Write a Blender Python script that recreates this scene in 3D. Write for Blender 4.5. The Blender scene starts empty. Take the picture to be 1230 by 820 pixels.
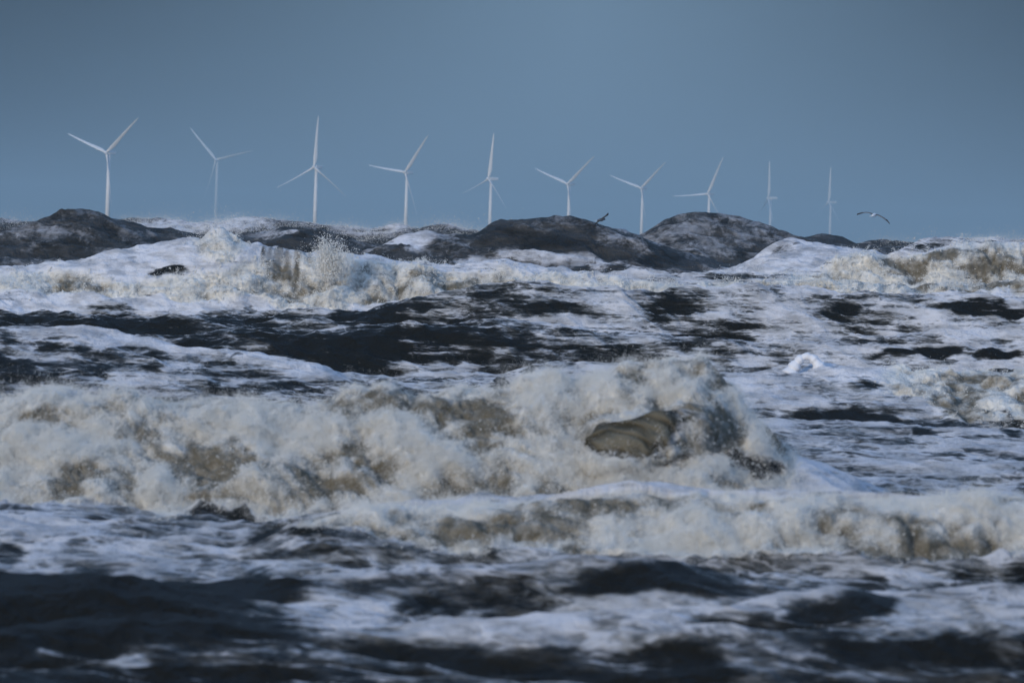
import bpy, math
import numpy as np
rng = np.random.default_rng(7)
S = bpy.context.scene
COL = S.collection
RES = 1.0                       # mesh density factor
f32 = np.float32

# ------------------------------------------------------------------ camera
FPX = 9000.0                    # focal length in photo pixels (1230 wide)
CAMH = 4.0
ROLL = 0.028                    # the photographer held the camera slightly tilted
HOR0 = 296.5                    # horizon row at the photo's centre column
PITCH = math.atan((HOR0 - 410.0) / FPX)     # negative: horizon above centre => looking down

# camera axes in world space (looking along +Y)
def cam_axes():
    cp, sp = math.cos(PITCH), math.sin(PITCH)
    fwd = np.array([0, cp, sp]); up0 = np.array([0, -sp, cp]); rt0 = np.array([1.0, 0, 0])
    c, s = math.cos(ROLL), math.sin(ROLL)
    rt = c * rt0 + s * up0
    up = -s * rt0 + c * up0
    return fwd, rt, up
FWD, RT, UP = cam_axes()

def project(x, y, z):
    z = z - CAMH
    w = FWD[1] * y + FWD[2] * z
    u = RT[0] * x + RT[1] * y + RT[2] * z
    v = UP[0] * x + UP[1] * y + UP[2] * z
    return 615.0 + FPX * u / w, 410.0 - FPX * v / w

def at(px, py, d):
    """world point at depth y = d seen at photo pixel px, py"""
    r = FWD[None, :] + np.outer((np.atleast_1d(px) - 615.0) / FPX, RT) - np.outer((np.atleast_1d(py) - 410.0) / FPX, UP)
    k = d / r[:, 1]
    p = r * k[:, None]
    p[:, 2] += CAMH
    return p

# ------------------------------------------------------------------ noise
_perm = rng.permutation(4096).astype(np.int32)
_g3 = rng.normal(size=(4096, 3)).astype(f32); _g3 /= np.linalg.norm(_g3, axis=1, keepdims=True)
_g2a = rng.uniform(0, 2 * math.pi, 4096); _g2 = np.stack([np.cos(_g2a), np.sin(_g2a)], 1).astype(f32)

def pn2(x, y, seed=0):
    x = np.asarray(x, f32); y = np.asarray(y, f32)
    xi = np.floor(x).astype(np.int32); yi = np.floor(y).astype(np.int32)
    fx = x - xi; fy = y - yi
    u = fx * fx * fx * (fx * (fx * 6 - 15) + 10); v = fy * fy * fy * (fy * (fy * 6 - 15) + 10)
    def g(i, j, dx, dy):
        h = _perm[(_perm[(xi + i + seed * 131) & 4095] + yi + j) & 4095]
        return _g2[h, 0] * dx + _g2[h, 1] * dy
    a = g(0, 0, fx, fy); b = g(1, 0, fx - 1, fy); c = g(0, 1, fx, fy - 1); d = g(1, 1, fx - 1, fy - 1)
    a += u * (b - a); c += u * (d - c)
    return (a + v * (c - a)) * 1.5

def pn3(x, y, z, seed=0):
    x = np.asarray(x, f32); y = np.asarray(y, f32); z = np.asarray(z, f32)
    xi = np.floor(x).astype(np.int32); yi = np.floor(y).astype(np.int32); zi = np.floor(z).astype(np.int32)
    fx = x - xi; fy = y - yi; fz = z - zi
    u = fx * fx * (3 - 2 * fx); v = fy * fy * (3 - 2 * fy); w = fz * fz * (3 - 2 * fz)
    def g(i, j, k):
        h = _perm[(_perm[(_perm[(xi + i + seed * 131) & 4095] + yi + j) & 4095] + zi + k) & 4095]
        q = _g3[h]
        return q[:, 0] * (fx - i) + q[:, 1] * (fy - j) + q[:, 2] * (fz - k)
    def lx(j, k):
        a = g(0, j, k); return a + u * (g(1, j, k) - a)
    def ly(k):
        a = lx(0, k); return a + v * (lx(1, k) - a)
    a = ly(0)
    return (a + w * (ly(1) - a)) * 1.5

def smooth(a, b, x):
    t = np.clip((x - a) / (b - a), 0, 1); return t * t * (3 - 2 * t)

# ------------------------------------------------------------------ the waves
# each: depth of the crest, crest line as (column, row) read off the photograph, length of the front, length of the back
W = [
 dict(n='far_a', sink=2, rough=0.22, d=700, Lf=16, Lb=40, z0=2.2, bend=3, pts=[(-300,262),(0,262),(45,266),(100,272),(160,262),(200,266),(240,268),(290,264),(330,266),(380,273),(420,276),(470,271),(500,276),(540,270),(560,276),(700,292),(900,296),(1030,294),(1060,288),(1085,287),(1120,292),(1160,288),(1200,284),(1230,286),(1500,290)]),
 dict(n='far_b', sink=7, rough=0.2, d=430, Lf=13, Lb=18, z0=2.0, bend=3, pts=[(-300,285),(0,275),(30,268),(70,256),(110,252),(150,258),(200,272),(250,281),(300,278),(335,268),(360,269),(400,280),(440,288),(500,300),(560,305),(800,316),(1500,330)]),
 dict(n='hill_d', sink=2, rough=0.14, d=470, Lf=15, Lb=22, z0=2.2, bend=2.5, pts=[(-300,318),(640,318),(720,300),(770,282),(800,264),(835,256),(870,264),(910,275),(950,284),(975,288),(1000,296),(1100,305),(1500,320)]),
 dict(n='hill_e', rough=0.12, d=540, Lf=13, Lb=22, z0=2.2, bend=2, pts=[(-300,318),(800,318),(930,300),(958,290),(985,282),(1005,285),(1030,293),(1060,297),(1100,300),(1500,325)]),
 dict(n='hill_c', sink=9, rough=0.12, d=350, Lf=9, Lb=13, z0=2.4, bend=1.5, pts=[(-300,330),(380,318),(430,298),(460,284),(490,275),(512,271),(540,277),(565,279),(590,270),(640,266),(690,262),(730,268),(770,281),(820,301),(870,316),(910,323),(960,330),(1500,345)]),
 dict(n='mound_e', rough=0.14, d=335, Lf=9, Lb=10, z0=2.6, bend=1.0, pts=[(-300,345),(800,345),(880,330),(905,316),(930,298),(955,291),(990,296),(1020,301),(1060,310),(1500,330)]),
 dict(n='break_f', rough=0.2, d=310, Lf=6, Lb=8, z0=1.1, bend=1.5, pts=[(-300,360),(780,360),(900,340),(980,322),(1010,314),(1060,306),(1100,303),(1140,294),(1180,290),(1230,289),(1500,292)]),
 dict(n='break_g', d=295, Lf=7, Lb=8, z0=0.4, bend=1.0, pts=[(-300,340),(0,333),(60,326),(110,322),(160,312),(215,299),(240,293),(255,286),(268,284),(280,291),(300,304),(320,311),(345,313),(370,312),(400,310),(450,312),(500,316),(560,322),(700,324),(900,330),(1100,345),(1500,350)]),
 dict(n='chop_h', d=268, Lf=3.5, Lb=5, z0=0.0, bend=1.2, pts=[(-300,392),(0,386),(100,384),(260,384),(400,378),(520,366),(600,360),(700,356),(800,352),(900,350),(1000,356),(1100,360),(1230,364),(1500,366)]),
 dict(n='chop_h2', d=236, Lf=2.6, Lb=5, z0=-0.1, bend=1.2, pts=[(-300,440),(0,436),(250,406),(330,402),(440,398),(520,400),(600,398),(680,402),(800,410),(900,418),(1000,414),(1100,412),(1230,404),(1500,404)]),
 dict(n='mid_i', d=196, Lf=6.5, Lb=4.5, z0=-0.1, bend=1.2, pts=[(-300,402),(0,400),(50,397),(95,392),(130,400),(160,410),(200,418),(250,427),(300,430),(350,435),(400,446),(450,460),(520,474),(1500,500)]),
 dict(n='mid_j', d=192, Lf=8, Lb=2.2, z0=-0.1, bend=0.6, pts=[(-300,500),(560,474),(640,446),(700,440),(780,445),(900,446),(960,439),(1000,438),(1060,440),(1110,446),(1170,447),(1230,444),(1500,444)]),
 dict(n='main_l', sink=7, d=119, Lf=4.6, Lb=5, z0=0.0, bend=0.7, pts=[(-300,478),(0,471),(60,466),(130,469),(200,471),(270,472),(330,477),(400,471),(480,466),(560,463),(620,462),(690,456),(740,443),(780,430),(820,424),(850,432),(878,450),(903,484),(935,526),(980,560),(1035,586),(1100,608),(1180,630),(1500,660)], rough=0.16),
 dict(n='front_m', sink=11, d=99.5, Lf=2.6, Lb=5, z0=0.0, bend=0.5, pts=[(-300,650),(250,640),(360,618),(420,604),(500,600),(600,602),(690,597),(760,592),(830,592),(900,592),(1000,597),(1100,599),(1230,602),(1500,602)]),
 dict(n='wavelet_a', d=86, Lf=1.6, Lb=2.5, z0=-0.35, bend=0.5, pts=[(-300,722),(0,716),(150,716),(300,722),(400,712),(480,698),(560,690),(640,688),(720,688),(800,696),(880,708),(960,716),(1230,720),(1500,720)]),
 dict(n='wavelet_b', d=81, Lf=2.6, Lb=3.0, z0=-0.75, bend=0.5, pts=[(-300,702),(0,706),(100,706),(200,714),(300,734),(400,752),(480,760),(640,752),(760,748),(860,742),(940,734),(1030,732),(1100,746),(1230,758),(1500,760)]),
 dict(n='wavelet_c', d=74, Lf=1.8, Lb=3.0, z0=-0.8, bend=0.5, pts=[(-300,770),(0,775),(200,770),(400,780),(600,770),(800,772),(1000,780),(1230,778),(1500,778)]),
]
for w in W:
    p = np.array(w['pts'], float)
    P = at(p[:, 0], p[:, 1] + w.get('sink', 0), w['d'])      # sink: allowance for the chop and froth that ride on the crest
    w['a'] = P[:, 0] / P[:, 1]; w['zc'] = P[:, 2]
    # denser, smoother crest line
    aa = np.linspace(w['a'][0], w['a'][-1], 1600)
    zz = np.interp(aa, w['a'], w['zc'])
    k = np.hanning(15); k /= k.sum()
    zz = np.convolve(np.pad(zz, 7, mode='edge'), k, 'valid')
    w['aa'] = aa; w['zz'] = zz

def heights(a, r, detail=True):
    """sea height (without fine chop) on bearing a = x/y at depth r, and per-vertex face position of the strongest wave"""
    x = a * r
    z = np.full(np.broadcast(a, r).shape, -0.25, f32)
    # far swell out to the horizon
    sw = 1.6 * pn2(x / 60, r / 38, 91) + 0.8 * pn2(x / 25, r / 17, 92)
    z = z + smooth(560, 760, r) * (sw + 1.2) * smooth(26000, 3000, r) 
    z = z + smooth(275, 330, r) * smooth(760, 560, r) * 1.6 + smooth(215, 300, r) * 0.35
    for i, w in enumerate(W):
        lo, hi = w['d'] - w['Lf'] * 2.4 - w['bend'] * 2, w['d'] + w['Lb'] * 2.6 + w['bend'] * 2
        m = (r > lo) & (r < hi)
        if not m.any(): continue
        am = np.broadcast_to(a, z.shape)[m]; rm = np.broadcast_to(r, z.shape)[m]
        zc = np.interp(am, w['aa'], w['zz']).astype(f32)
        rc = w['d'] + w['bend'] * (1.3 * pn2(am * w['d'] / (9 * w['bend'] + 2), np.full_like(am, i * 7.3), 11))
        if 'rough' in w:
            zc = zc + w['rough'] * smooth(.3, .9, zc) * (pn2(am * w['d'] / (w['d'] * .0095), np.full_like(am, 3.3 + i), 12) + .5 * pn2(am * w['d'] / (w['d'] * .0034), np.full_like(am, 5.1), 12))
        s = rm - rc
        t = np.clip(-s / w['Lf'], 0, 1.6)
        front = np.where(t < 1, 0.5 + 0.5 * np.cos(math.pi * np.clip(t, 0, 1) ** 0.85), 0)
        back = np.exp(-(np.clip(s, 0, None) / w['Lb']) ** 2 * 1.3)
        prof = np.where(s < 0, front, back)
        zw = w['z0'] + (zc - w['z0']) * prof
        cur = z[m]
        wgt = smooth(0.0, 0.12, prof) * smooth(0.0, 0.3, zc - w['z0'])
        kk = 0.18
        h = np.clip(0.5 + 0.5 * (zw - cur) / kk, 0, 1)
        mx = cur * (1 - h) + zw * h + kk * h * (1 - h)
        z[m] = cur + (mx - cur) * wgt
        if w['z0'] < -0.3:                           # a trough in front of the small near waves
            z[m] = z[m] + (w['z0'] * 0.55) * smooth(0.5, 1.0, t) * smooth(1.6, 1.1, t) * (s < 0)
    return z

# ------------------------------------------------------------------ the grid
def make_rows():
    v = np.concatenate([np.arange(58, 130, 0.01), np.arange(130, 210, 0.02), np.arange(210, 800, 0.05)]).astype(f32)
    cols = np.linspace(-0.07, 0.07, 40).astype(f32)
    dens = []
    for a in cols:
        z = heights(np.full_like(v, a), v)
        py = (CAMH - z) / v * FPX
        dens.append(np.abs(np.gradient(py, v)))
    dens = np.percentile(np.array(dens), 75, axis=0)
    k = np.hanning(41); k /= k.sum()
    dens = np.convolve(np.pad(dens, 20, mode='edge'), k, 'valid')
    dens = np.minimum(dens, 45) * 0.85 + np.where(v < 480, 1 / (0.00125 * v), 1 / (0.004 * v))
    c = np.concatenate([[0], np.cumsum(0.5 * (dens[1:] + dens[:-1]) * np.diff(v))])
    n = int(c[-1] * RES)
    rows = np.interp(np.linspace(0, c[-1], n), c, v)
    near = np.geomspace(8, 58, 24)[:-1]
    far = np.geomspace(800, 26000, 160)[1:]
    return np.concatenate([near, rows, far]).astype(f32)

def make_cols():
    n = int(1260 * RES)
    core = np.linspace(-0.082, 0.082, n)
    side = 0.082 + np.cumsum(np.geomspace(2e-4, 0.03, 70))
    return np.concatenate([-side[::-1], core, side]).astype(f32)

rows = make_rows(); cols = make_cols()
NR, NC = len(rows), len(cols)
A, R = np.meshgrid(cols, rows)                       # rows x cols
A = A.ravel(); R = R.ravel()
dr = np.gradient(rows); DR = np.repeat(dr, NC).astype(f32)
X = A * R; Y = R.copy()
Z = heights(A, R)

# wind chop, crests sharpened; octaves finer than the mesh are left to the material
def chop(x, y, z):
    h = np.zeros_like(x)
    for i, (lx, ly, amp) in enumerate([(7.0, 6.5, .22), (4.2, 2.6, .17), (2.4, 1.35, .115), (1.1, .7, .065), (.5, .36, .026)]):
        n = pn2(x / lx + 0.23 * y / ly, y / ly, 20 + i)
        n = 0.62 - 1.5 * np.abs(n) if i else n
        fade = np.clip(1.9 - 3.0 * DR / ly, 0, 1)
        h += amp * n * fade
    return h
grow = 1 + smooth(150, 300, R) * 0.9 - smooth(325, 345, R) * 0.25
H = chop(X, Y, Z) * grow
H += smooth(230, 330, R) * 0.25 * (0.6 - 1.6 * np.abs(pn2(X / 5.5, Y / 4.0, 33)))
PX, PY = project(X, Y, Z)
# ragged outlines for every patch of foam laid below
_u = (R / FPX) * 90
PX = PX + 26 * pn2(X / _u, Y / (_u * 5), 35) + 12 * pn2(X / (_u * .35), Y / (_u * 1.5), 36)
PY = PY + 7 * pn2(X / _u, Z / (_u * .3) + Y / (_u * 4), 37) + 3.5 * pn2(X / (_u * .3), Z / (_u * .12) + Y / _u, 38)

# ------------------------------------------------------------------ where foam and churned white water lie
def blob(px, py, rx, ry, d0, d1, soft=0.5):
    q = np.sqrt(((PX - px) / rx) ** 2 + ((PY - py) / ry) ** 2)
    return smooth(1 + soft, 1 - soft, q) * ((R >= d0) & (R < d1))
def band(pts, up, dn, d0, d1, soft=10):
    """strip hanging under a line of photo points: from 'up' rows above to 'dn' rows below"""
    p = np.array(pts, float)
    line = np.interp(PX, p[:, 0], p[:, 1])
    th = np.interp(PX, p[:, 0], p[:, 2]) if p.shape[1] > 2 else dn
    th = th * (1 + 0.09 * pn2(X / (R * 0.006), np.full_like(X, 4.4), 57) + 0.06 * pn2(X / (R * 0.0018), np.full_like(X, 4.4), 58))
    fade = smooth(p[0, 0] - 40, p[0, 0], PX) * smooth(p[-1, 0] + 40, p[-1, 0], PX)
    return smooth(line - up - soft, line - up + soft, PY) * smooth(line + th + soft, line + th - soft, PY) * fade * ((R >= d0) & (R < d1))

foam = np.full_like(X, 0.50)
foam += 0.22 * pn2(X / 9, Y / 30, 41) + 0.16 * pn2(X / 3, Y / 9, 42)
# far water is dark with streaks
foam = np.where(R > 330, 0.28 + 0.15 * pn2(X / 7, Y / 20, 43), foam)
def setf(m, val, k=1.0):
    global foam
    foam = foam + (val - foam) * np.clip(m * k, 0, 1)
froth = np.zeros_like(X)
def setw(m, val=1.0):
    global froth
    froth = np.maximum(froth, m * val)

# --- far ridges
setf(blob(230, 274, 110, 12, 600, 900), 0.72); setf(blob(30, 266, 40, 8, 600, 900), 0.62)
setf(blob(450, 278, 45, 9, 600, 900), 0.62); setf(blob(560, 272, 30, 8, 600, 900), 0.7); setf(blob(1190, 290, 60, 9, 600, 900), 0.75)
setf(blob(40, 287, 60, 8, 380, 480), 0.55); setf(blob(340, 283, 36, 5, 380, 480), 0.62); setf(blob(120, 283, 150, 26, 380, 480), 0.30, .6)
setf(blob(860, 290, 120, 40, 440, 500), 0.40)
setf(blob(1000, 292, 40, 12, 500, 580), 0.15)
setf(blob(660, 284, 120, 26, 325, 372), 0.17); setf(blob(850, 312, 70, 14, 325, 372), 0.2)
setf(blob(768, 290, 40, 18, 325, 372), 0.50)
setf(blob(490, 288, 52, 18, 325, 372), 0.88); setf(blob(470, 300, 20, 6, 325, 372), 0.25); setf(blob(545, 300, 34, 12, 325, 372), 0.42)
setf(band([(560, 305), (700, 302), (800, 322), (880, 330)], -6, 20, 320, 372, 5), 0.62)
setf(band([(880, 318), (955, 290), (1030, 300), (1100, 312)], 4, 40, 322, 350, 6), 0.90)
# --- outer breakers
setf(band([(-200, 340, 60), (100, 322, 60), (260, 284, 100), (330, 312, 75), (500, 316, 70), (800, 324, 60), (1000, 322, 70), (1150, 300, 90), (1400, 300, 90)], 12, 60, 285, 325, 8), 0.95)
setw(band([(-60, 345, 12), (60, 338, 18), (200, 330, 30), (330, 320, 50), (420, 312, 62), (500, 316, 50), (640, 338, 34), (760, 342, 30), (900, 338, 34), (1000, 320, 45), (1150, 296, 60), (1400, 294, 62)], 0, 40, 284, 325, 8))
froth *= 1 - blob(215, 318, 70, 20, 280, 305) * 0.6
setw(blob(268, 300, 30, 18, 284, 300), 0.8)
curt = blob(345, 323, 30, 17, 285, 296, .45)
curt = curt * np.clip(0.8 + 0.8 * pn3(X / .5, Y, Z / .6, 40), 0, 1)
froth = froth * (1 - curt) + np.clip(froth, 0.45, 0.6) * curt                     # the thin brown curtain of water
brown = blob(462, 328, 44, 18, 285, 300) + blob(805, 447, 75, 26, 112, 122) + blob(560, 505, 60, 26, 112, 122) + 0.8 * blob(850, 522, 40, 22, 112, 122) + 0.6 * blob(120, 500, 90, 16, 112, 122) + blob(270, 550, 34, 18, 112, 122)
setf(blob(210, 328, 22, 3.5, 285, 305), 0.1)
# --- inner trough
setf(band([(-100, 384), (100, 380), (260, 392), (420, 404), (560, 404), (640, 414)], 0, 30, 205, 285, 8), 0.34)
setf(blob(690, 384, 70, 10, 205, 300), 0.2); setf(blob(560, 408, 60, 11, 205, 285), 0.22)
setf(blob(480, 388, 80, 7, 205, 285), 0.55); setf(blob(700, 400, 130, 7, 205, 285), 0.5)
setf(smooth(640, 760, PX) * ((R > 200) & (R < 300)), 0.79, .85); setf(blob(1180, 378, 70, 7, 200, 300), 0.2)
setf(blob(1110, 437, 55, 6, 196, 260), 0.14); setf(blob(1205, 439, 30, 6, 196, 260), 0.14); setf(blob(850, 412, 60, 14, 205, 285), 0.45)
# --- middle waves
setf(band([(-200, 402), (50, 397), (95, 392), (160, 410), (300, 430), (420, 448)], 8, 75, 186, 200, 6), 0.60)
setf(band([(-200, 402), (50, 397), (95, 392), (160, 410), (300, 430), (420, 448)], 4, 12, 186, 200, 5), 0.95)
setf(blob(95, 440, 60, 14, 186, 200), 0.42); setf(blob(15, 452, 45, 16, 186, 200), 0.12)
setf(band([(540, 474), (640, 446), (760, 440), (900, 446), (960, 439), (1060, 440), (1140, 448)], 4, 60, 178, 196, 6), 0.75)
setf(band([(880, 448), (960, 439), (1060, 440), (1120, 447)], 6, 28, 178, 196, 6), 1.0)
setf(blob(1070, 466, 34, 5, 150, 196), 0.3)
setw(band([(1090, 442, 40), (1150, 446, 60), (1230, 446, 72), (1400, 448, 72)], 2, 60, 176, 198, 8))
setf(band([(1090, 442, 40), (1150, 446, 60), (1400, 446, 72)], 2, 60, 176, 198, 8), 0.95)
# --- the slope on the right
right = smooth(850, 930, PX) * ((R > 104) & (R < 184))
setf(right, 0.58, 0.9); setf(right * blob(1030, 520, 95, 22, 104, 184), 0.47); setf(right * blob(905, 565, 40, 26, 104, 184), 0.25)
setf(right * blob(1060, 570, 200, 16, 104, 184), 0.55)
# --- main breaker
mainband = band([(-300, 478, 138), (0, 471, 142), (130, 469, 143), (330, 474, 142), (480, 466, 150), (620, 462, 152), (690, 456, 156), (780, 430, 172), (820, 424, 178), (850, 431, 172), (880, 448, 150), (905, 480, 110), (935, 540, 50)], -2, 130, 112, 122, 9)
setf(mainband, 1.0); setw(mainband)
lip = np.interp(PX, [690, 720, 770, 830, 870], [533, 523, 512, 503, 505])
low = np.interp(PX, [690, 720, 765, 800, 840, 870], [534, 550, 569, 562, 545, 525])
curl = smooth(0, 6, PY - lip) * smooth(0, np.interp(PX, [690, 740, 800, 850], [7, 16, 32, 36]), low - PY) * smooth(872, 785, PX) * ((R > 112) & (R < 122))
_lx = (PX - 768) * 0.985 - (PY - 532) * 0.17; _ly = (PX - 768) * 0.17 + (PY - 532) * 0.985
curl0 = np.sqrt(np.clip(1 - (_lx / 90) ** 2 - (_ly / 36) ** 2, 0, 1)) * ((R > 112) & (R < 122))
setf(smooth(890, 930, PX) * ((R > 108) & (R < 124)), 0.66, .95)
hol = np.maximum(np.maximum(blob(878, 552, 13, 14, 108, 122), blob(897, 563, 20, 10, 108, 122)), blob(920, 573, 18, 7, 108, 122))
setf(hol, 0.08); froth *= 1 - hol
setf(blob(1010, 556, 40, 8, 112, 124), 0.5)
# --- front breaker
mb = band([(380, 612, 22), (450, 604, 40), (560, 602, 52), (690, 597, 72), (900, 592, 82), (1100, 599, 78), (1400, 602, 76)], -2, 60, 93, 101, 7)
setf(mb, 1.0); setw(mb)
# --- foreground
fg = (R > 88) & (R < 113) & (froth < 0.2)
setf(fg * smooth(420, 150, PX), 0.56); setf(fg * smooth(200, 500, PX) * 1.0, 0.62)
setf(blob(240, 632, 110, 12, 100, 113), 0.45); setf(blob(200, 685, 260, 16, 84, 100), 0.62); setf(blob(1000, 690, 330, 22, 88, 100), 0.50)
near = (R < 88.5)
setf(near * 1.0, 0.54)
setf(near * smooth(520, 300, PX + 1.2 * (PY - 740)) , 0.03); setf(near * smooth(765, 805, PY), 0.24)
setf(blob(790, 715, 100, 22, 70, 90), 0.14); setf(blob(1000, 760, 90, 24, 70, 90), 0.12); setf(blob(420, 705, 70, 16, 70, 92), 0.36)
setf(blob(600, 745, 300, 14, 78, 95), 0.62); setf(blob(1150, 728, 110, 22, 78, 95), 0.52); setf(blob(150, 812, 40, 8, 60, 80), 0.45); setf(blob(720, 790, 120, 8, 60, 80), 0.45)
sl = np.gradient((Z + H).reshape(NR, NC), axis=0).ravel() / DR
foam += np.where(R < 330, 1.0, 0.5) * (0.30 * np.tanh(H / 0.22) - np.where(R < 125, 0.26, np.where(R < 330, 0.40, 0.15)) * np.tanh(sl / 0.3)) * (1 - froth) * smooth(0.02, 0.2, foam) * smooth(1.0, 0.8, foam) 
_fr = np.hypot((PX - 722) * 0.75, (PY - 590) * 1.25)
fan = np.clip(0.5 + 0.8 * pn2(_fr / 9, np.arctan2(PY - 590, PX - 722) * 1.2, 83) + 0.45 * pn2(_fr / 3.5, np.arctan2(PY - 590, PX - 722) * 2, 86), 0, 1)      # flow lines drawn down over the curling lip
foam = np.where(froth < 0.3, np.minimum(foam, 0.86), foam)
foam = np.clip(foam, 0, 1) * (1 - curl * (0.98 - 0.35 * fan ** 3)); froth = np.clip(froth, 0, 1) * (1 - curl * 0.97)

# ------------------------------------------------------------------ billows of the white water
scale = np.where(R < 150, 1.0, np.where(R < 230, 1.25, 2.0)).astype(f32)
mk = np.nonzero(froth > 0.01)[0]
bx, by, bz, sc, fr = X[mk], Y[mk], Z[mk], scale[mk], froth[mk]
wx = pn3(bx / (1.1 * sc), by / (2 * sc), bz / sc, 50); wz = pn3(bx / (1.1 * sc), by / (2 * sc), bz / sc, 51)
qx = bx + 0.28 * sc * wx; qz = bz + 0.28 * sc * wz
bil = np.zeros_like(bx); sp = np.zeros_like(bx); norm = 0
for i, (l, amp) in enumerate([(1.15, .34), (.55, .20), (.27, .115), (.13, .06), (.065, .028)]):
    n = pn3(qx / (l * sc), by / (1.7 * l * sc), qz / (l * sc), 60 + i)
    bil += amp * (np.abs(n) * 2.0 - 0.45) * sc
    if i == 2: mid = n
ups = pn2(bx / (.5 * sc), by / (1.5 * sc), 71)
disp = bil * fr
X[mk] += disp * 0.30 * wx
Y[mk] -= disp * 0.78
H[mk] = H[mk] * (1 - 0.75 * fr) + disp * 0.36 + 0.05 * sc * fr * np.clip(ups, 0, 1)
mud = np.zeros_like(X)
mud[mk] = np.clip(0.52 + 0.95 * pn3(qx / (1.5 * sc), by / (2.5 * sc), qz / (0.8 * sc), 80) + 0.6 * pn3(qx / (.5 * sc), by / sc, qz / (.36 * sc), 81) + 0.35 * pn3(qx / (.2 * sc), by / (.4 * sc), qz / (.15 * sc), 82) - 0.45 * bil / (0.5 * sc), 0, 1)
mud = np.clip(mud * froth + 0.45 * brown * froth * (0.7 + 0.9 * pn3(X / .4, Y, Z / .25, 85)), 0, 1)
mud = mud * (1 - curl) + curl * (0.56 + 0.46 * fan * smooth(lip - 6, lip + 14, PY))
mud = np.clip(mud + curt * (0.8 + 0.7 * pn2(X / 0.2, Z / 2.5, 84)), 0, 1)
Z = Z + H
# the olive lip curling over inside the main breaker
Y -= curl0 * (0.80 + 0.12 * fan)
Z += curl0 * 0.07

# ------------------------------------------------------------------ sea mesh
def mesh_grid(name, X, Y, Z, nr, nc, attrs):
    me = bpy.data.meshes.new(name)
    nv = nr * nc
    me.vertices.add(nv)
    me.vertices.foreach_set('co', np.stack([X, Y, Z], 1).astype(f32).ravel())
    i = np.arange(nv, dtype=np.int32).reshape(nr, nc)
    q = np.stack([i[:-1, :-1], i[:-1, 1:], i[1:, 1:], i[1:, :-1]], -1).reshape(-1, 4)
    nf = len(q)
    me.loops.add(nf * 4); me.loops.foreach_set('vertex_index', q.ravel())
    me.polygons.add(nf); me.polygons.foreach_set('loop_start', np.arange(nf, dtype=np.int32) * 4)
    me.polygons.foreach_set('use_smooth', np.ones(nf, bool))
    me.update(calc_edges=True)
    for k, v in attrs.items():
        at_ = me.attributes.new(k, 'FLOAT', 'POINT'); at_.data.foreach_set('value', v.astype(f32))
    return me

# ------------------------------------------------------------------ material helpers
class NT:
    def __init__(self, nt): self.nt = nt
    def n(self, t, **kw):
        nd = self.nt.nodes.new(t)
        for k, v in kw.items():
            if k == 'i':
                for a, b in v.items():
                    if hasattr(b, 'is_linked'): self.nt.links.new(b, nd.inputs[a])
                    else: nd.inputs[a].default_value = b
            else: setattr(nd, k, v)
        return nd
    def m(self, op, a, b=0.0, c=0.0, clamp=False):
        nd = self.n('ShaderNodeMath', operation=op, use_clamp=clamp)
        for k, v in enumerate((a, b, c)):
            if hasattr(v, 'is_linked'): self.nt.links.new(v, nd.inputs[k])
            else: nd.inputs[k].default_value = v
        return nd.outputs[0]
    def mix(self, fac, a, b):
        nd = self.n('ShaderNodeMix', data_type='RGBA')
        for k, v in ((0, fac), (6, a), (7, b)):
            if hasattr(v, 'is_linked'): self.nt.links.new(v, nd.inputs[k])
            else: nd.inputs[k].default_value = v if not isinstance(v, tuple) else (*v, 1.0)[:4]
        return nd.outputs[2]
    def ramp(self, x, a, b, lo=0.0, hi=1.0):
        nd = self.n('ShaderNodeMapRange', interpolation_type='SMOOTHSTEP', i={0: x, 1: a, 2: b, 3: lo, 4: hi})
        return nd.outputs[0]
    def noise(self, vec, scale, detail=4.0, rough=0.55, dist=0.0):
        nd = self.n('ShaderNodeTexNoise', i={'Vector': vec, 'Scale': scale, 'Detail': detail, 'Roughness': rough, 'Distortion': dist})
        return nd.outputs[0]
def new_mat(name):
    m = bpy.data.materials.new(name); m.use_nodes = True
    m.node_tree.nodes.clear()
    t = NT(m.node_tree)
    out = t.n('ShaderNodeOutputMaterial')
    return m, t, out

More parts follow.
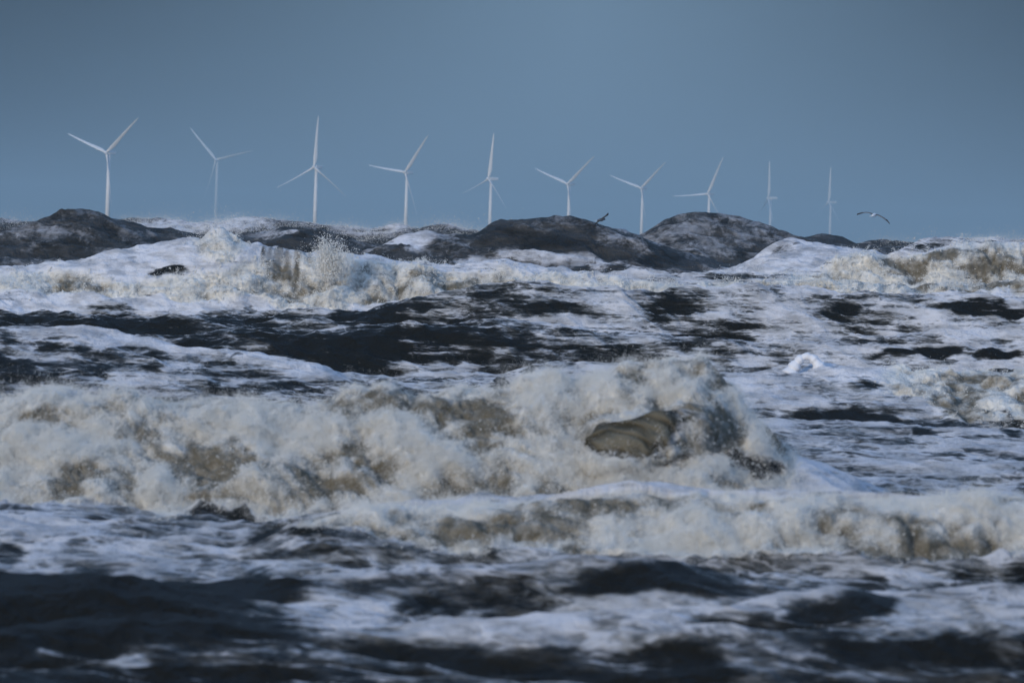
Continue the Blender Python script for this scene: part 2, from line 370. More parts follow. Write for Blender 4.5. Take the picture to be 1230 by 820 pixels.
def water_material():
    m, t, out = new_mat('storm_water')
    geo = t.n('ShaderNodeNewGeometry')
    foam = t.n('ShaderNodeAttribute', attribute_name='foam').outputs['Fac']
    froth = t.n('ShaderNodeAttribute', attribute_name='froth').outputs['Fac']
    mud = t.n('ShaderNodeAttribute', attribute_name='mud').outputs['Fac']
    def scaled(v, rot=0.0):
        nd = t.n('ShaderNodeMapping', i={'Vector': geo.outputs['Position'], 'Scale': v, 'Rotation': (0, 0, rot)})
        return nd.outputs[0]
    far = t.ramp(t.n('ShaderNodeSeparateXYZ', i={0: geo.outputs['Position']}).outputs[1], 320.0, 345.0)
    ps = t.n('ShaderNodeMix', data_type='VECTOR', i={0: far, 4: scaled((0.8, 0.2, 3.0), 0.05), 5: scaled((0.55, 0.18, 0.8), 0.35)}).outputs[1]
    pf = scaled((1.0, 0.5, 1.4))
    warp = t.n('ShaderNodeTexNoise', i={'Vector': ps, 'Scale': 0.9, 'Detail': 3.0})
    wv = t.n('ShaderNodeVectorMath', operation='MULTIPLY_ADD', i={0: warp.outputs['Color'], 1: (0.9, 0.9, 0.9), 2: ps}).outputs[0]
    n1 = t.noise(wv, 0.75, 6.0, 0.62)
    vor = t.n('ShaderNodeTexVoronoi', feature='SMOOTH_F1', i={'Vector': wv, 'Scale': 1.9, 'Smoothness': 0.35})
    n2 = t.noise(wv, 6.0, 4.0, 0.65)
    # cells of open water with foam gathered along their edges
    pat = t.m('ADD', t.m('MULTIPLY', t.m('SUBTRACT', n1, 0.5), 2.6), t.m('MULTIPLY', t.m('SUBTRACT', vor.outputs['Distance'], 0.42), 0.5))
    pat = t.m('ADD', pat, t.m('MULTIPLY', t.m('SUBTRACT', n2, 0.5), 0.8))
    lev = t.m('ADD', pat, t.m('MULTIPLY', t.m('SUBTRACT', foam, 0.5), 1.7))
    ps2 = scaled((0.42, 0.07, 4.2), 0.03)
    st = t.noise(ps2, 1.3, 4.0, 0.6, 0.4)
    py_ = t.n('ShaderNodeSeparateXYZ', i={0: geo.outputs['Position']}).outputs[1]
    lev = t.m('ADD', lev, t.m('MULTIPLY', t.m('MULTIPLY', t.m('SUBTRACT', st, 0.5), 2.8), t.m('MULTIPLY', t.ramp(py_, 110.0, 200.0), t.ramp(py_, 345.0, 310.0, 0.0, 1.0))))
    nv = t.noise(t.n('ShaderNodeVectorMath', operation='MULTIPLY_ADD', i={0: warp.outputs['Color'], 1: (1.2, 1.2, 1.2), 2: scaled((0.8, 0.10, 3.4), 0.08)}).outputs[0], 1.6, 3.0, 0.5)
    vein = t.ramp(t.m('ABSOLUTE', t.m('SUBTRACT', nv, 0.5)), 0.075, 0.0)
    lev = t.m('ADD', lev, t.m('MULTIPLY', t.m('MULTIPLY', vein, t.m('MULTIPLY', t.ramp(foam, 0.1, 0.35), t.ramp(py_, 380.0, 310.0, 0.25, 1.0))), 0.34))
    hv = t.n('ShaderNodeTexVoronoi', feature='SMOOTH_F1', i={'Vector': t.n('ShaderNodeVectorMath', operation='MULTIPLY_ADD', i={0: warp.outputs['Color'], 1: (0.7, 0.7, 0.7), 2: scaled((1.15, 0.13, 1.6), 0.04)}).outputs[0], 'Scale': 1.0, 'Smoothness': 0.2})
    gate = t.ramp(t.noise(scaled((0.22, 0.04, 0.3)), 1.0, 2.0), 0.40, 0.58)
    hole = t.m('MULTIPLY', t.m('MULTIPLY', t.ramp(hv.outputs['Distance'], 0.42, 0.16), gate), t.m('MULTIPLY', t.ramp(py_, 240.0, 190.0), t.ramp(foam, 1.0, 0.8)))
    lev = t.m('SUBTRACT', lev, t.m('MULTIPLY', hole, 0.95))
    thick = t.m('MULTIPLY', t.ramp(lev, -0.2, 0.6, 0.5, 1.0), t.m('MULTIPLY', t.ramp(foam, 0.45, 0.85, 0.8, 1.0), t.ramp(t.m('ADD', t.noise(scaled((0.8, 0.12, 2.6), 0.12), 1.4, 5.0, 0.62), t.m('MULTIPLY', froth, 0.3)), 0.34, 0.62, 0.5, 1.0)))
    cover = t.m('MULTIPLY', t.ramp(lev, -0.26, 0.34), t.m('MULTIPLY', thick, t.m('SUBTRACT', 1.0, t.m('MULTIPLY', far, t.ramp(foam, 0.75, 0.3, 0.0, 0.68)))))
    film = t.m('MULTIPLY', t.ramp(lev, -0.65, 0.15), t.ramp(foam, 0.05, 0.4))
    film = t.m('MULTIPLY', film, t.ramp(t.noise(scaled((0.5, 0.15, 1.6), 0.3), 1.1, 4.0, 0.6), 0.3, 0.65, 0.35, 1.0))
    film = t.m('MAXIMUM', film, t.m('MULTIPLY', far, t.ramp(t.noise(scaled((0.35, 0.1, 1.3), 0.5), 1.2, 5.0, 0.6, 0.6), 0.35, 0.7, 0.12, 0.75)))
    # churned water: cream foam with muddy water showing through
    fn = t.noise(pf, 5.0, 5.0, 0.65)
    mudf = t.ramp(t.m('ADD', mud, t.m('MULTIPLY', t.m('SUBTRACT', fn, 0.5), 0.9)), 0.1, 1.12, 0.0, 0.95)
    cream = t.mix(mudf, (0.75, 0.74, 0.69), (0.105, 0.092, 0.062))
    fcol = t.mix(t.ramp(froth, 0.1, 0.7), (0.68, 0.70, 0.74), cream)
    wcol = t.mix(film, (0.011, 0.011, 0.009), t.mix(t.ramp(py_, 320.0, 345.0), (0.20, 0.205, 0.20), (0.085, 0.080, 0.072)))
    wcol = t.mix(t.ramp(mud, 0.3, 0.6), wcol, t.mix(t.ramp(mud, 0.55, 1.0), (0.050, 0.044, 0.029), (0.155, 0.136, 0.094)))
    # ripples
    r1 = t.noise(scaled((1.0, 0.8, 1.0)), 2.2, 5.0, 0.6)
    r2 = t.noise(scaled((1.0, 0.3, 1.4), 0.1), 5.0, 4.0, 0.6)
    rip = t.m('ADD', t.m('MULTIPLY', r1, 0.35), t.m('MULTIPLY', r2, 0.16))
    r3 = t.noise(scaled((1.0, 0.6, 1.6), 0.15), 0.9, 5.0, 0.62, 0.5)
    rip = t.m('ADD', rip, t.m('MULTIPLY', t.m('MULTIPLY', r3, far), 0.9))
    b1 = t.n('ShaderNodeBump', i={'Strength': 0.9, 'Distance': 0.6, 'Height': rip})
    fh = t.m('ADD', t.m('MULTIPLY', cover, 0.07), t.m('MULTIPLY', t.noise(pf, 6.0, 6.0, 0.7), 0.16))
    b2 = t.n('ShaderNodeBump', i={'Strength': 0.8, 'Distance': 1.0, 'Height': fh})
    wat = t.n('ShaderNodeBsdfPrincipled', i={'Base Color': wcol, 'Roughness': 0.27, 'IOR': 1.23, 'Normal': b1.outputs[0], 'Specular IOR Level': 0.12})
    dif0 = t.n('ShaderNodeBsdfDiffuse', i={'Color': fcol, 'Roughness': 0.6, 'Normal': b2.outputs[0]})
    sss = t.n('ShaderNodeSubsurfaceScattering', falloff='BURLEY', i={'Color': fcol, 'Scale': 0.14, 'Radius': (1.0, 0.95, 0.9), 'Normal': b2.outputs[0]})
    dif = t.n('ShaderNodeMixShader', i={0: t.m('MULTIPLY', t.ramp(froth, 0.2, 0.7), 0.6), 1: dif0.outputs[0], 2: sss.outputs[0]})
    cov = t.m('MULTIPLY', cover, t.m('SUBTRACT', 1.0, t.m('MULTIPLY', t.ramp(mud, 0.3, 0.6), t.m('SUBTRACT', 1.0, t.ramp(froth, 0.2, 0.6)))))
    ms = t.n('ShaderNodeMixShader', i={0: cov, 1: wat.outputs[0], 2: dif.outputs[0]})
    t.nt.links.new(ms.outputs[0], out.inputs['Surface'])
    return m

def tag(o, label=None, cat=None, group=None, kind=None):
    if label: o['label'] = label
    if cat: o['category'] = cat
    if group: o['group'] = group
    if kind: o['kind'] = kind
    return o
def link(name, data, parent=None):
    o = bpy.data.objects.new(name, data); COL.objects.link(o)
    if parent is not None: o.parent = parent
    return o

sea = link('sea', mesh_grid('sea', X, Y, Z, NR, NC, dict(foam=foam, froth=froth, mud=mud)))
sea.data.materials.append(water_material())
tag(sea, 'rough brown storm sea streaked with foam and breaking waves', 'sea', kind='structure')

# ------------------------------------------------------------------ spray: loose droplets thrown off the breakers
def droplets(name, pts, rad, label):
    me = bpy.data.meshes.new(name)
    me.vertices.add(len(pts)); me.vertices.foreach_set('co', pts.astype(f32).ravel())
    a = me.attributes.new('rad', 'FLOAT', 'POINT'); a.data.foreach_set('value', rad.astype(f32))
    o = link(name, me)
    ng = bpy.data.node_groups.new(name, 'GeometryNodeTree')
    ng.interface.new_socket('Geometry', in_out='INPUT', socket_type='NodeSocketGeometry')
    ng.interface.new_socket('Geometry', in_out='OUTPUT', socket_type='NodeSocketGeometry')
    gi = ng.nodes.new('NodeGroupInput'); go = ng.nodes.new('NodeGroupOutput')
    mp = ng.nodes.new('GeometryNodeMeshToPoints'); sm = ng.nodes.new('GeometryNodeSetMaterial')
    at_ = ng.nodes.new('GeometryNodeInputNamedAttribute'); at_.data_type = 'FLOAT'; at_.inputs['Name'].default_value = 'rad'
    ng.links.new(gi.outputs[0], mp.inputs[0]); ng.links.new(at_.outputs[0], mp.inputs['Radius'])
    ng.links.new(mp.outputs[0], sm.inputs[0]); sm.inputs['Material'].default_value = SPRAY
    ng.links.new(sm.outputs[0], go.inputs[0])
    md = o.modifiers.new('points', 'NODES'); md.node_group = ng
    me.materials.append(SPRAY)
    tag(o, label, 'spray', kind='stuff')
    return o
SPRAY, t, out = new_mat('spray_droplets')
d_ = t.n('ShaderNodeBsdfDiffuse', i={'Color': (0.78, 0.765, 0.71, 1)}); tr_ = t.n('ShaderNodeBsdfTranslucent', i={'Color': (0.78, 0.765, 0.71, 1)})
mx_ = t.n('ShaderNodeMixShader', i={0: 0.3, 1: d_.outputs[0], 2: tr_.outputs[0]})
t.nt.links.new(mx_.outputs[0], out.inputs['Surface'])

def spray_from(mask_w, n, pxsize, up, back, side, clump=1.0):
    """n droplets thrown from vertices picked with weight mask_w"""
    p = np.cumsum(mask_w.astype(np.float64)); 
    if p[-1] <= 0: return np.zeros((0, 3)), np.zeros(0)
    idx = np.searchsorted(p, rng.random(n) * p[-1])
    idx = np.clip(idx, 0, len(X) - 1)
    k = np.clip(0.35 + 1.6 * pn3(X[idx] * clump, Y[idx] * clump * .6, Z[idx] * clump, 88), 0.02, 2)      # jets
    e = rng.exponential(1.0, n) * k
    P = np.stack([X[idx] + rng.normal(0, side, n) * (0.3 + e), Y[idx] - 0.02 + rng.normal(0, back, n) + back * .6 * e, Z[idx] + up * e], 1)
    rad = (R[idx] / FPX) * pxsize * np.exp(rng.normal(0, 0.45, n))
    return P, rad

area = (DR * R * 1.2e-4)                       # ground area per vertex
slope = np.abs(np.gradient(Z.reshape(NR, NC), axis=0).ravel())
wgt = (slope + 0.003) * R                      # roughly the area seen per vertex
inside = np.abs(A) < 0.08
def jets(mask_w, njet, per, length, pxsize, spread=0.16):
    p = np.cumsum(mask_w.astype(np.float64)); p /= p[-1]
    idx = np.clip(np.searchsorted(p, rng.random(njet)), 0, len(X) - 1)
    L = length * (0.25 + rng.exponential(0.75, njet))
    d = np.stack([rng.normal(0, 0.55, njet), -0.55 + rng.normal(0, 0.3, njet), 0.55 + rng.normal(0, 0.45, njet)], 1)
    d /= np.linalg.norm(d, axis=1, keepdims=True)
    j = np.repeat(np.arange(njet), per); n = len(j)
    s_ = rng.random(n) ** 0.8
    base = np.stack([X[idx], Y[idx], Z[idx]], 1)[j]
    P = base + d[j] * (L[j] * s_)[:, None] + rng.normal(0, 1, (n, 3)) * (L[j] * (0.03 + spread * 0.5 * s_))[:, None]
    P[:, 2] -= 0.45 * L[j] * s_ ** 2
    P[:, 1] -= 0.03
    return P, (R[idx][j] / FPX) * pxsize * np.exp(rng.normal(0, 0.4, n))
solid = np.clip(1.15 - 1.2 * mud, 0.05, 1) ** 1.5 * (1 - 0.97 * curl)
w1 = np.where(inside & (R < 125), froth * wgt * solid, 0); w2 = np.where(inside & (R > 170) & (R < 330), froth * wgt * solid, 0)
P1, r1 = spray_from(w1, 560000, 0.17, 0.08, 0.11, 0.08, 1.6)
P2, r2 = spray_from(w2, 260000, 0.19, 0.09, 0.1, 0.08, 0.9)
P5, r5 = jets(w1, 24000, 62, 0.22, 0.17); P6, r6 = jets(w2, 7000, 60, 0.32, 0.2)
droplets('sea_spray', np.concatenate([P1, P2, P5, P6]), np.concatenate([r1, r2, r5, r6]), 'fine white spray hanging over the churned breakers')

# plume thrown up in front of the brown curtain of the outer breaker
n = 26000
c0 = at([398], [335], 291.0)[0]
th = rng.normal(0.0, 0.28, n) + 0.05; jet = np.floor(rng.random(n) * 40)
jr = np.random.default_rng(3); jt = jr.normal(-0.04, 0.45, 40); jh = jr.uniform(0.45, 1.1, 40) * np.exp(-np.abs(jt) * 0.9)
k = rng.beta(1.1, 2.2, n) * 2.5 * jh[jet.astype(int)]
ang = jt[jet.astype(int)] + rng.normal(0, 0.045, n)
P3 = np.stack([c0[0] + k * np.sin(ang) + rng.normal(0, .10, n) + 0.25 * (rng.random(n) - .5), c0[1] + rng.normal(0, .25, n), c0[2] + k * np.cos(ang) * 0.86 + rng.normal(0, .05, n)], 1)
r3 = 291 / FPX * 0.30 * np.exp(rng.normal(0, 0.5, n))
droplets('splash_plume', P3, r3, 'white splash of droplets bursting upwards from the outer breaker')

# spindrift blown off the farthest crests
mist = np.zeros_like(X)
for (px, rx, d0, d1, s) in [(240, 120, 690, 706, 1.0), (20, 40, 690, 706, .5), (450, 50, 690, 706, .6), (560, 34, 690, 706, 1.), (1190, 80, 690, 706, 1.2), (1070, 30, 690, 706, .12)]:
    mist += np.exp(-((PX - px) / rx) ** 2) * ((R > d0) & (R < d1)) * s
P4, r4 = spray_from(mist, 120000, 0.15, 0.45, 1.5, 0.6, 0.35)
droplets('spindrift', P4, r4, 'pale spindrift blown off the farthest wave crests')

# ------------------------------------------------------------------ the foam arch standing on the middle wave
def tube(path, rad, seg=14, squash=1.0):
    path = np.array(path, float); n = len(path)
    T = np.gradient(path, axis=0); T /= np.linalg.norm(T, axis=1, keepdims=True)
    B = np.array([0, 1.0, 0]); N = np.cross(T, B); N /= np.linalg.norm(N, axis=1, keepdims=True)
    th = np.linspace(0, 2 * math.pi, seg, endpoint=False)
    V = path[:, None, :] + rad[:, None, None] * (N[:, None, :] * np.cos(th)[None, :, None] + B[None, None, :] * np.sin(th)[None, :, None] * squash)
    F = [(i * seg + j, i * seg + (j + 1) % seg, (i + 1) * seg + (j + 1) % seg, (i + 1) * seg + j) for i in range(n - 1) for j in range(seg)]
    F.append(tuple(range(seg))[::-1]); F.append(tuple((n - 1) * seg + j for j in range(seg)))
    return V.reshape(-1, 3), F
def poly(name, V, F, mat, parent=None, smooth_=True):
    me = bpy.data.meshes.new(name); me.from_pydata([tuple(map(float, v)) for v in V], [], [tuple(f) for f in F]); me.update()
    if smooth_: me.polygons.foreach_set('use_smooth', np.ones(len(me.polygons), bool))
    me.materials.append(mat)
    return link(name, me, parent)
FOAM, t, out = new_mat('thick_foam')
tc = t.n('ShaderNodeTexCoord')
fb = t.n('ShaderNodeBump', i={'Strength': 0.6, 'Distance': 0.05, 'Height': t.noise(tc.outputs['Object'], 14.0, 4.0)})
d_ = t.n('ShaderNodeBsdfDiffuse', i={'Color': (0.74, 0.755, 0.78, 1), 'Normal': fb.outputs[0]})
t.nt.links.new(d_.outputs[0], out.inputs['Surface'])
arc = [(950, 450), (953, 443), (957, 436), (962, 430.5), (969, 427.5), (976, 430), (981, 436), (985, 443), (990, 450)]
arc = np.array(arc, float); ti = np.linspace(0, len(arc) - 1, 40)
arx = np.interp(ti, range(len(arc)), arc[:, 0]); ary = np.interp(ti, range(len(arc)), arc[:, 1])
pth = at(arx, ary, 191.0)
rr = (191 / FPX) * np.interp(ti, [0, 2, 4, 6, 8], [11, 6.0, 4.0, 6.0, 12.0]) * (1 + .12 * np.sin(ti * 5.1) + .08 * np.sin(ti * 11))
V, F = tube(pth, rr, 16, 1.3)
arch = poly('foam_arch', V, F, FOAM); tag(arch, 'white arch of thick foam standing on a wave crest', 'foam', kind='stuff')

# ------------------------------------------------------------------ wind turbines
def paint(name, col, rough=0.5, spec=0.4):
    m, t, out = new_mat(name)
    tc = t.n('ShaderNodeTexCoord')
    n_ = t.noise(tc.outputs['Object'], 0.35, 5.0)
    c = t.mix(t.ramp(n_, 0.35, 0.8), col, tuple(k * 0.88 for k in col))
    p = t.n('ShaderNodeBsdfPrincipled', i={'Base Color': c, 'Roughness': rough, 'Specular IOR Level': spec})
    t.nt.links.new(p.outputs[0], out.inputs['Surface'])
    return m
WHITE = paint('white_turbine_paint', (0.80, 0.80, 0.79))
YELLOW = paint('yellow_foundation_paint', (0.62, 0.42, 0.05))
BL = 55.0
PITCHED = math.radians(58)        # blades feathered in the gale
def lathe(prof, seg=20):
    V = []; F = []
    for r, z in prof:
        for j in range(seg):
            a = 2 * math.pi * j / seg; V.append((r * math.cos(a), r * math.sin(a), z))
    for i in range(len(prof) - 1):
        for j in range(seg):
            F.append((i * seg + j, i * seg + (j + 1) % seg, (i + 1) * seg + (j + 1) % seg, (i + 1) * seg + j))
    F.append(tuple(range(seg))[::-1]); F.append(tuple((len(prof) - 1) * seg + j for j in range(seg)))
    return V, F
def blade_mesh():
    """one blade along +Z from the hub, chord mostly in X (rotor plane), thickness in Y"""
    st = [(0.8, 1.2, 1.2, 0), (3, 1.25, 1.2, 0), (7, 2.1, .95, .5), (12, 2.35, .62, .6), (20, 1.95, .42, .5), (32, 1.45, .28, .35), (44, 1.0, .17, .2), (52, .6, .09, .1), (BL, .12, .03, .05)]
    seg = 14; V = []; F = []
    for z, c, th, off in st:
        bend = -0.0007 * z * z                        # slight pre-bend into the wind
        for j in range(seg):
            a = 2 * math.pi * j / seg
            V.append((c * math.cos(a) + off * c * 0.6, th * math.sin(a) + bend, z))
    for i in range(len(st) - 1):
        for j in range(seg):
            F.append((i * seg + j, i * seg + (j + 1) % seg, (i + 1) * seg + (j + 1) % seg, (i + 1) * seg + j))
    F.append(tuple(range(seg))[::-1]); F.append(tuple((len(st) - 1) * seg + j for j in range(seg)))
    return V, F
def box_nacelle():
    import bmesh
    bm = bmesh.new(); bmesh.ops.create_cube(bm, size=1.0)
    for v in bm.verts:
        v.co.x *= 4.0; v.co.z *= 4.2; v.co.y = v.co.y * 12.0 + 3.6
        if v.co.y > 5: v.co.x *= .82; v.co.z = v.co.z * .8 + .25
    bmesh.ops.bevel(bm, geom=bm.edges[:] , offset=0.7, segments=3, affect='EDGES', profile=0.6)
    me = bpy.data.meshes.new('nacelle'); bm.to_mesh(me); bm.free()
    me.polygons.foreach_set('use_smooth', np.ones(len(me.polygons), bool)); me.materials.append(WHITE)
    return me
NAC = box_nacelle()
def mk(name, VF, mat):
    me = bpy.data.meshes.new(name); me.from_pydata([tuple(v) for v in VF[0]], [], VF[1]); me.update()
    me.polygons.foreach_set('use_smooth', np.ones(len(me.polygons), bool)); me.materials.append(mat); return me
BLADE = mk('blade', blade_mesh(), WHITE)
HUB = mk('hub', lathe([(1.2, -1.6), (1.75, -1.0), (1.9, 0), (1.85, 1.2), (1.5, 2.2), (.8, 2.9), (.15, 3.2)], 20), WHITE)
def turbine(hx, hy, blen, theta, yaw, label, size=1.0):
    """hub at photo pixel hx, hy; apparent blade length blen gives the distance; theta = rotor angle clockwise from up"""
    d = BL * size * FPX / blen
    hubp = at([hx], [hy], d)[0]
    root = link('wind_turbine', None); root.location = (hubp[0], hubp[1], 0.0); root.scale = (size,) * 3
    tag(root, label, 'wind turbine', 'wind turbines of the offshore farm')
    th = hubp[2] / size
    tower = link('tower', mk('tower', lathe([(2.35, 12), (2.1, th * .5), (1.6, th - 2.0)], 24), WHITE), root)
    fnd = link('foundation', mk('foundation', lathe([(2.6, -6), (2.6, 11.2), (4.4, 11.25), (4.4, 11.6), (2.45, 11.65), (2.45, 12.0)], 24), YELLOW), root)
    nac = link('nacelle', NAC, root); nac.location = (0, 0, th); nac.rotation_euler = (0, 0, yaw)
    # hub points to -Y in the nacelle's frame (upwind)
    ax = np.array([math.sin(yaw), -math.cos(yaw), 0.0])
    hl = ax * 4.0
    hub = link('hub', HUB, root); hub.location = (hl[0], hl[1], th); hub.rotation_euler = (math.pi / 2, 0, yaw)
    for k in range(3):
        b = link('blade', BLADE, root)
        b.location = (hl[0], hl[1], th)
        b.rotation_mode = 'QUATERNION'
        from mathutils import Quaternion
        b.rotation_quaternion = Quaternion((0, 0, 1), yaw) @ Quaternion((0, 1, 0), theta + k * 2 * math.pi / 3) @ Quaternion((0, 0, 1), PITCHED)
    return root
R_ = math.radians
TURB = [
 (131, 183.5, 66, 48, -38, 'leftmost wind turbine, its bright blade pointing steeply up to the right'),
 (261, 192, 52, 40-85+0, -25, 'faint grey wind turbine half lost in haze, second from the left'),
 (380, 201, 62, 3, -35, 'wind turbine with one blade straight up and one to lower left, third from the left'),
 (489, 207, 57, 36, -38, 'wind turbine fourth from the left, left of the foamy crest of the central dark wave'),
 (590, 215, 56, 9, -55, 'wind turbine with its nacelle showing to the right of the hub, fifth from the left'),
 (684, 221, 53, 48, -38, 'wind turbine rising directly behind the top of the central dark wave'),
 (772, 226, 48, 46, -35, 'wind turbine between the two dark hill waves with a blade hanging beside its tower'),
 (852, 233, 50, 24, -35, 'wind turbine standing right behind the mottled hill wave'),
 (926, 238, 45, 6, -80, 'faint wind turbine seen edge-on with its nacelle sticking out to the right'),
 (998, 243, 43, 5, -65, 'rightmost and faintest wind turbine, one blade straight up'),
]
for hx, hy, bl, th, yaw, lab in TURB:
    turbine(hx, hy, bl, R_(th), R_(yaw), lab, 2.6 if bl == 52 else 1.75 if bl in (45, 43) else 1.0)      # the faint ones are larger and stand farther out

# ------------------------------------------------------------------ gulls
GB = paint('gull_white', (0.72, 0.71, 0.68)); GG = paint('gull_grey', (0.10, 0.105, 0.11)); GK = paint('gull_black', (0.03, 0.03, 0.032)); GY = paint('gull_bill', (0.55, 0.36, 0.05))
def gull(px, py, d, wl, wr, heading, label, tilt=0.0, body=None):
    """wl, wr: wing joints as (outwards, up) pairs in metres from shoulder to tip"""
    p = at([px], [py], d)[0]
    root = link('seagull', None); root.location = p; root.rotation_euler = (0.14, tilt, heading)
    tag(root, label, 'gull', 'gulls over the waves')
    prof = [(.004, -.29), (.04, -.25), (.055, -.15), (.075, -.02), (.072, .08), (.05, .16), (.045, .20), (.048, .235), (.03, .27), (.006, .29)]
    prof = [(r * 1.12, z) for r, z in prof]; V, F = lathe(prof, 14); V = [(x, zz, yy * .9) for x, yy, zz in V]
    poly('body', V, F, body or GB, root)
    V, F = lathe([(.014, .27), (.012, .31), (.003, .345)], 8); poly('bill', [(x, zz, yy - .008) for x, yy, zz in V], F, GY, root)
    poly('tail', [(-.03, -.25, .012), (.03, -.25, .012), (.075, -.40, .016), (-.075, -.40, .016), (-.03, -.25, -.006), (.03, -.25, -.006), (.075, -.40, .006), (-.075, -.40, .006)], [(0, 1, 2, 3), (7, 6, 5, 4), (0, 4, 5, 1), (1, 5, 6, 2), (2, 6, 7, 3), (3, 7, 4, 0)], GB, root, False)
    for sgn, js in ((-1, wl), (1, wr)):
        V = []; F = []; n = len(js)
        ch = np.interp(np.linspace(0, 1, n), [0, .35, .7, 1], [.24, .23, .17, .03]); sw = np.interp(np.linspace(0, 1, n), [0, .4, 1], [.03, .08, -.12])
        for (o, u), c, s in zip(js, ch, sw):
            for (yy, zz) in ((.5, 0), (.2, .022), (-.5, .006), (.2, -.016)):
                V.append((sgn * o, s + yy * c, u + zz))
        for i in range(n - 1):
            for j in range(4): F.append((i * 4 + j, i * 4 + (j + 1) % 4, (i + 1) * 4 + (j + 1) % 4, (i + 1) * 4 + j))
        F.append((0, 1, 2, 3)); F.append(tuple((n - 1) * 4 + j for j in range(4)))
        w_ = poly('wing', V, F, GG, root)
        k = n - 3
        V2 = [((v[0]) , v[1], v[2] + (.004 if (i % 4) == 1 else -.004 if (i % 4) == 3 else 0)) for i, v in enumerate(V[k * 4:])]
        cx = np.mean(np.array(V2), 0)
        V2 = [tuple(np.array(v) + (np.array(v) - cx) * np.array([0.0, 0.06, 0.25])) for v in V2]
        F2 = [(i * 4 + j, i * 4 + (j + 1) % 4, (i + 1) * 4 + (j + 1) % 4, (i + 1) * 4 + j) for i in range(2) for j in range(4)] + [(0, 1, 2, 3), (8, 9, 10, 11)]
        poly('wing_tip', V2, F2, GK, w_)
    return root
gull(1050, 258.5, 300, [(.04, .03), (.2, .075), (.38, .085), (.5, .07), (.6, .05), (.68, .03)], [(.04, .03), (.2, -.02), (.38, -.12), (.5, -.19), (.6, -.25), (.68, -.30)], R_(-20), 'gull gliding on bent wings low over the waves at right', 0.0)
gull(722, 264, 338, [(.04, .03), (.1, .0), (.16, -.06), (.2, -.1), (.24, -.14), (.28, -.18)], [(.04, .04), (.12, .10), (.24, .17), (.36, .23), (.46, .28), (.52, .31)], R_(-40), 'dark gull skimming the crest of the central wave with one wing raised', 0.0, GG)

# ------------------------------------------------------------------ light, sky, air
SUN_EL, SUN_AZ = R_(9), R_(206)           # azimuth clockwise from +Y: behind the camera, to the left
sd = np.array([math.sin(SUN_AZ) * math.cos(SUN_EL), math.cos(SUN_AZ) * math.cos(SUN_EL), math.sin(SUN_EL)])
from mathutils import Vector
lamp = bpy.data.lights.new('sun', 'SUN'); lamp.energy = 2.0; lamp.angle = R_(10); lamp.color = (1.0, 0.88, 0.71)
so = link('sun', lamp); so.rotation_euler = Vector(sd).to_track_quat('Z', 'Y').to_euler(); so.location = (-60, -90, 40)

wd = bpy.data.worlds.new('World'); S.world = wd; wd.use_nodes = True
t = NT(wd.node_tree); wd.node_tree.nodes.clear()
sky = t.n('ShaderNodeTexSky', sky_type='NISHITA', sun_disc=False, sun_elevation=SUN_EL, sun_rotation=SUN_AZ)
tc = t.n('ShaderNodeTexCoord')
sep = t.n('ShaderNodeSeparateXYZ', i={0: tc.outputs['Generated']})
cn = t.noise(t.n('ShaderNodeMapping', i={'Vector': tc.outputs['Generated'], 'Scale': (1, 1, 3)}).outputs[0], 3.0, 5.0)
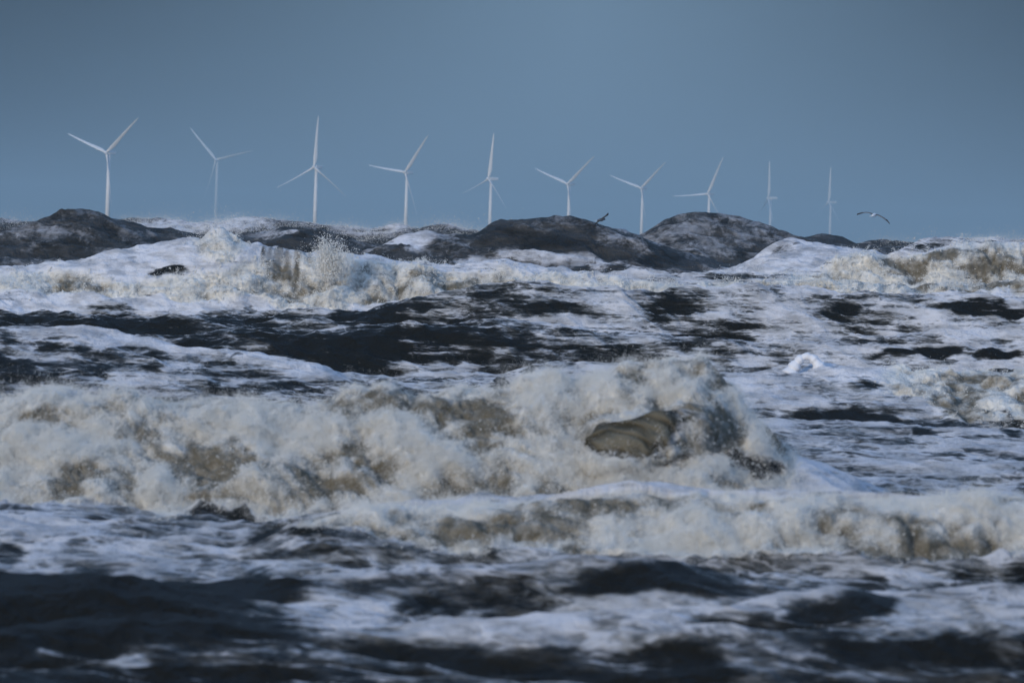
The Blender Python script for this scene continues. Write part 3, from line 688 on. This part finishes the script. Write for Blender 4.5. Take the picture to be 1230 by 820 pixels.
# cold blue overcast overhead; a slate storm bank over the sea, lens vignette painted into its colour: paler straight ahead
over = t.mix(0.75, sky.outputs[0], (3.3, 5.5, 10.0))
bank = t.m('MULTIPLY', t.ramp(sep.outputs['Z'], 0.70, 0.12), t.ramp(sep.outputs['Y'], -0.4, 0.4))
cloud = t.m('MULTIPLY', t.m('SUBTRACT', cn, 0.5), 0.5)
vignette = t.m('ADD', t.m('MULTIPLY', t.m('ABSOLUTE', t.m('SUBTRACT', sep.outputs['X'], 0.008)), 9.0), t.m('MULTIPLY', t.m('SUBTRACT', sep.outputs['Z'], 0.01), 9.0))
vignette = t.ramp(t.m('ADD', vignette, cloud), 0.95, 0.05)
slate = t.mix(vignette, (0.30, 0.47, 0.66), (1.50, 2.36, 3.36))
col = t.mix(bank, over, slate)
bg = t.n('ShaderNodeBackground', i={'Color': col, 'Strength': 0.1})
wo = t.n('ShaderNodeOutputWorld'); t.nt.links.new(bg.outputs[0], wo.inputs[0])

HAZE = True
if HAZE:
    hm, t, out = new_mat('sea_haze')
    pv = t.n('ShaderNodeVolumePrincipled', i={'Color': (0.46, 0.66, 0.77, 1), 'Density': 8e-5, 'Anisotropy': 0.0})
    t.nt.links.new(pv.outputs[0], out.inputs['Volume'])
    x0, x1, y0, y1, z0, z1 = -28000, 28000, -2000, 28000, -9.0, 190.0
    V = [(x, y, z) for z in (z0, z1) for y in (y0, y1) for x in (x0, x1)]
    F = [(0, 2, 3, 1), (4, 5, 7, 6), (0, 1, 5, 4), (2, 6, 7, 3), (0, 4, 6, 2), (1, 3, 7, 5)]
    hz = poly('haze', V, F, hm, None, False); tag(hz, 'thin blue grey haze over the sea', 'haze', kind='stuff')

# ------------------------------------------------------------------ camera object
cd = bpy.data.cameras.new('camera'); cam = link('camera', cd)
cd.sensor_width = 36.0; cd.lens = FPX / 1230.0 * 36.0
cd.clip_start = 0.5; cd.clip_end = 60000
from mathutils import Matrix
cam.matrix_world = Matrix(((RT[0], UP[0], -FWD[0], 0), (RT[1], UP[1], -FWD[1], 0), (RT[2], UP[2], -FWD[2], CAMH), (0, 0, 0, 1)))
cd.dof.use_dof = True; cd.dof.focus_distance = 330.0; cd.dof.aperture_fstop = 4.0; cd.dof.aperture_blades = 7
S.camera = cam
S.view_settings.view_transform = 'Standard'; S.view_settings.look = 'None'
S.view_settings.exposure = 0.0; S.view_settings.gamma = 1.0; S.view_settings.use_curve_mapping = False
S.cycles.max_bounces = 6; S.cycles.diffuse_bounces = 3; S.cycles.glossy_bounces = 2; S.cycles.volume_bounces = 1; S.cycles.transparent_max_bounces = 8
S.cycles.use_denoising = True; S.cycles.denoiser = 'OPENIMAGEDENOISE'
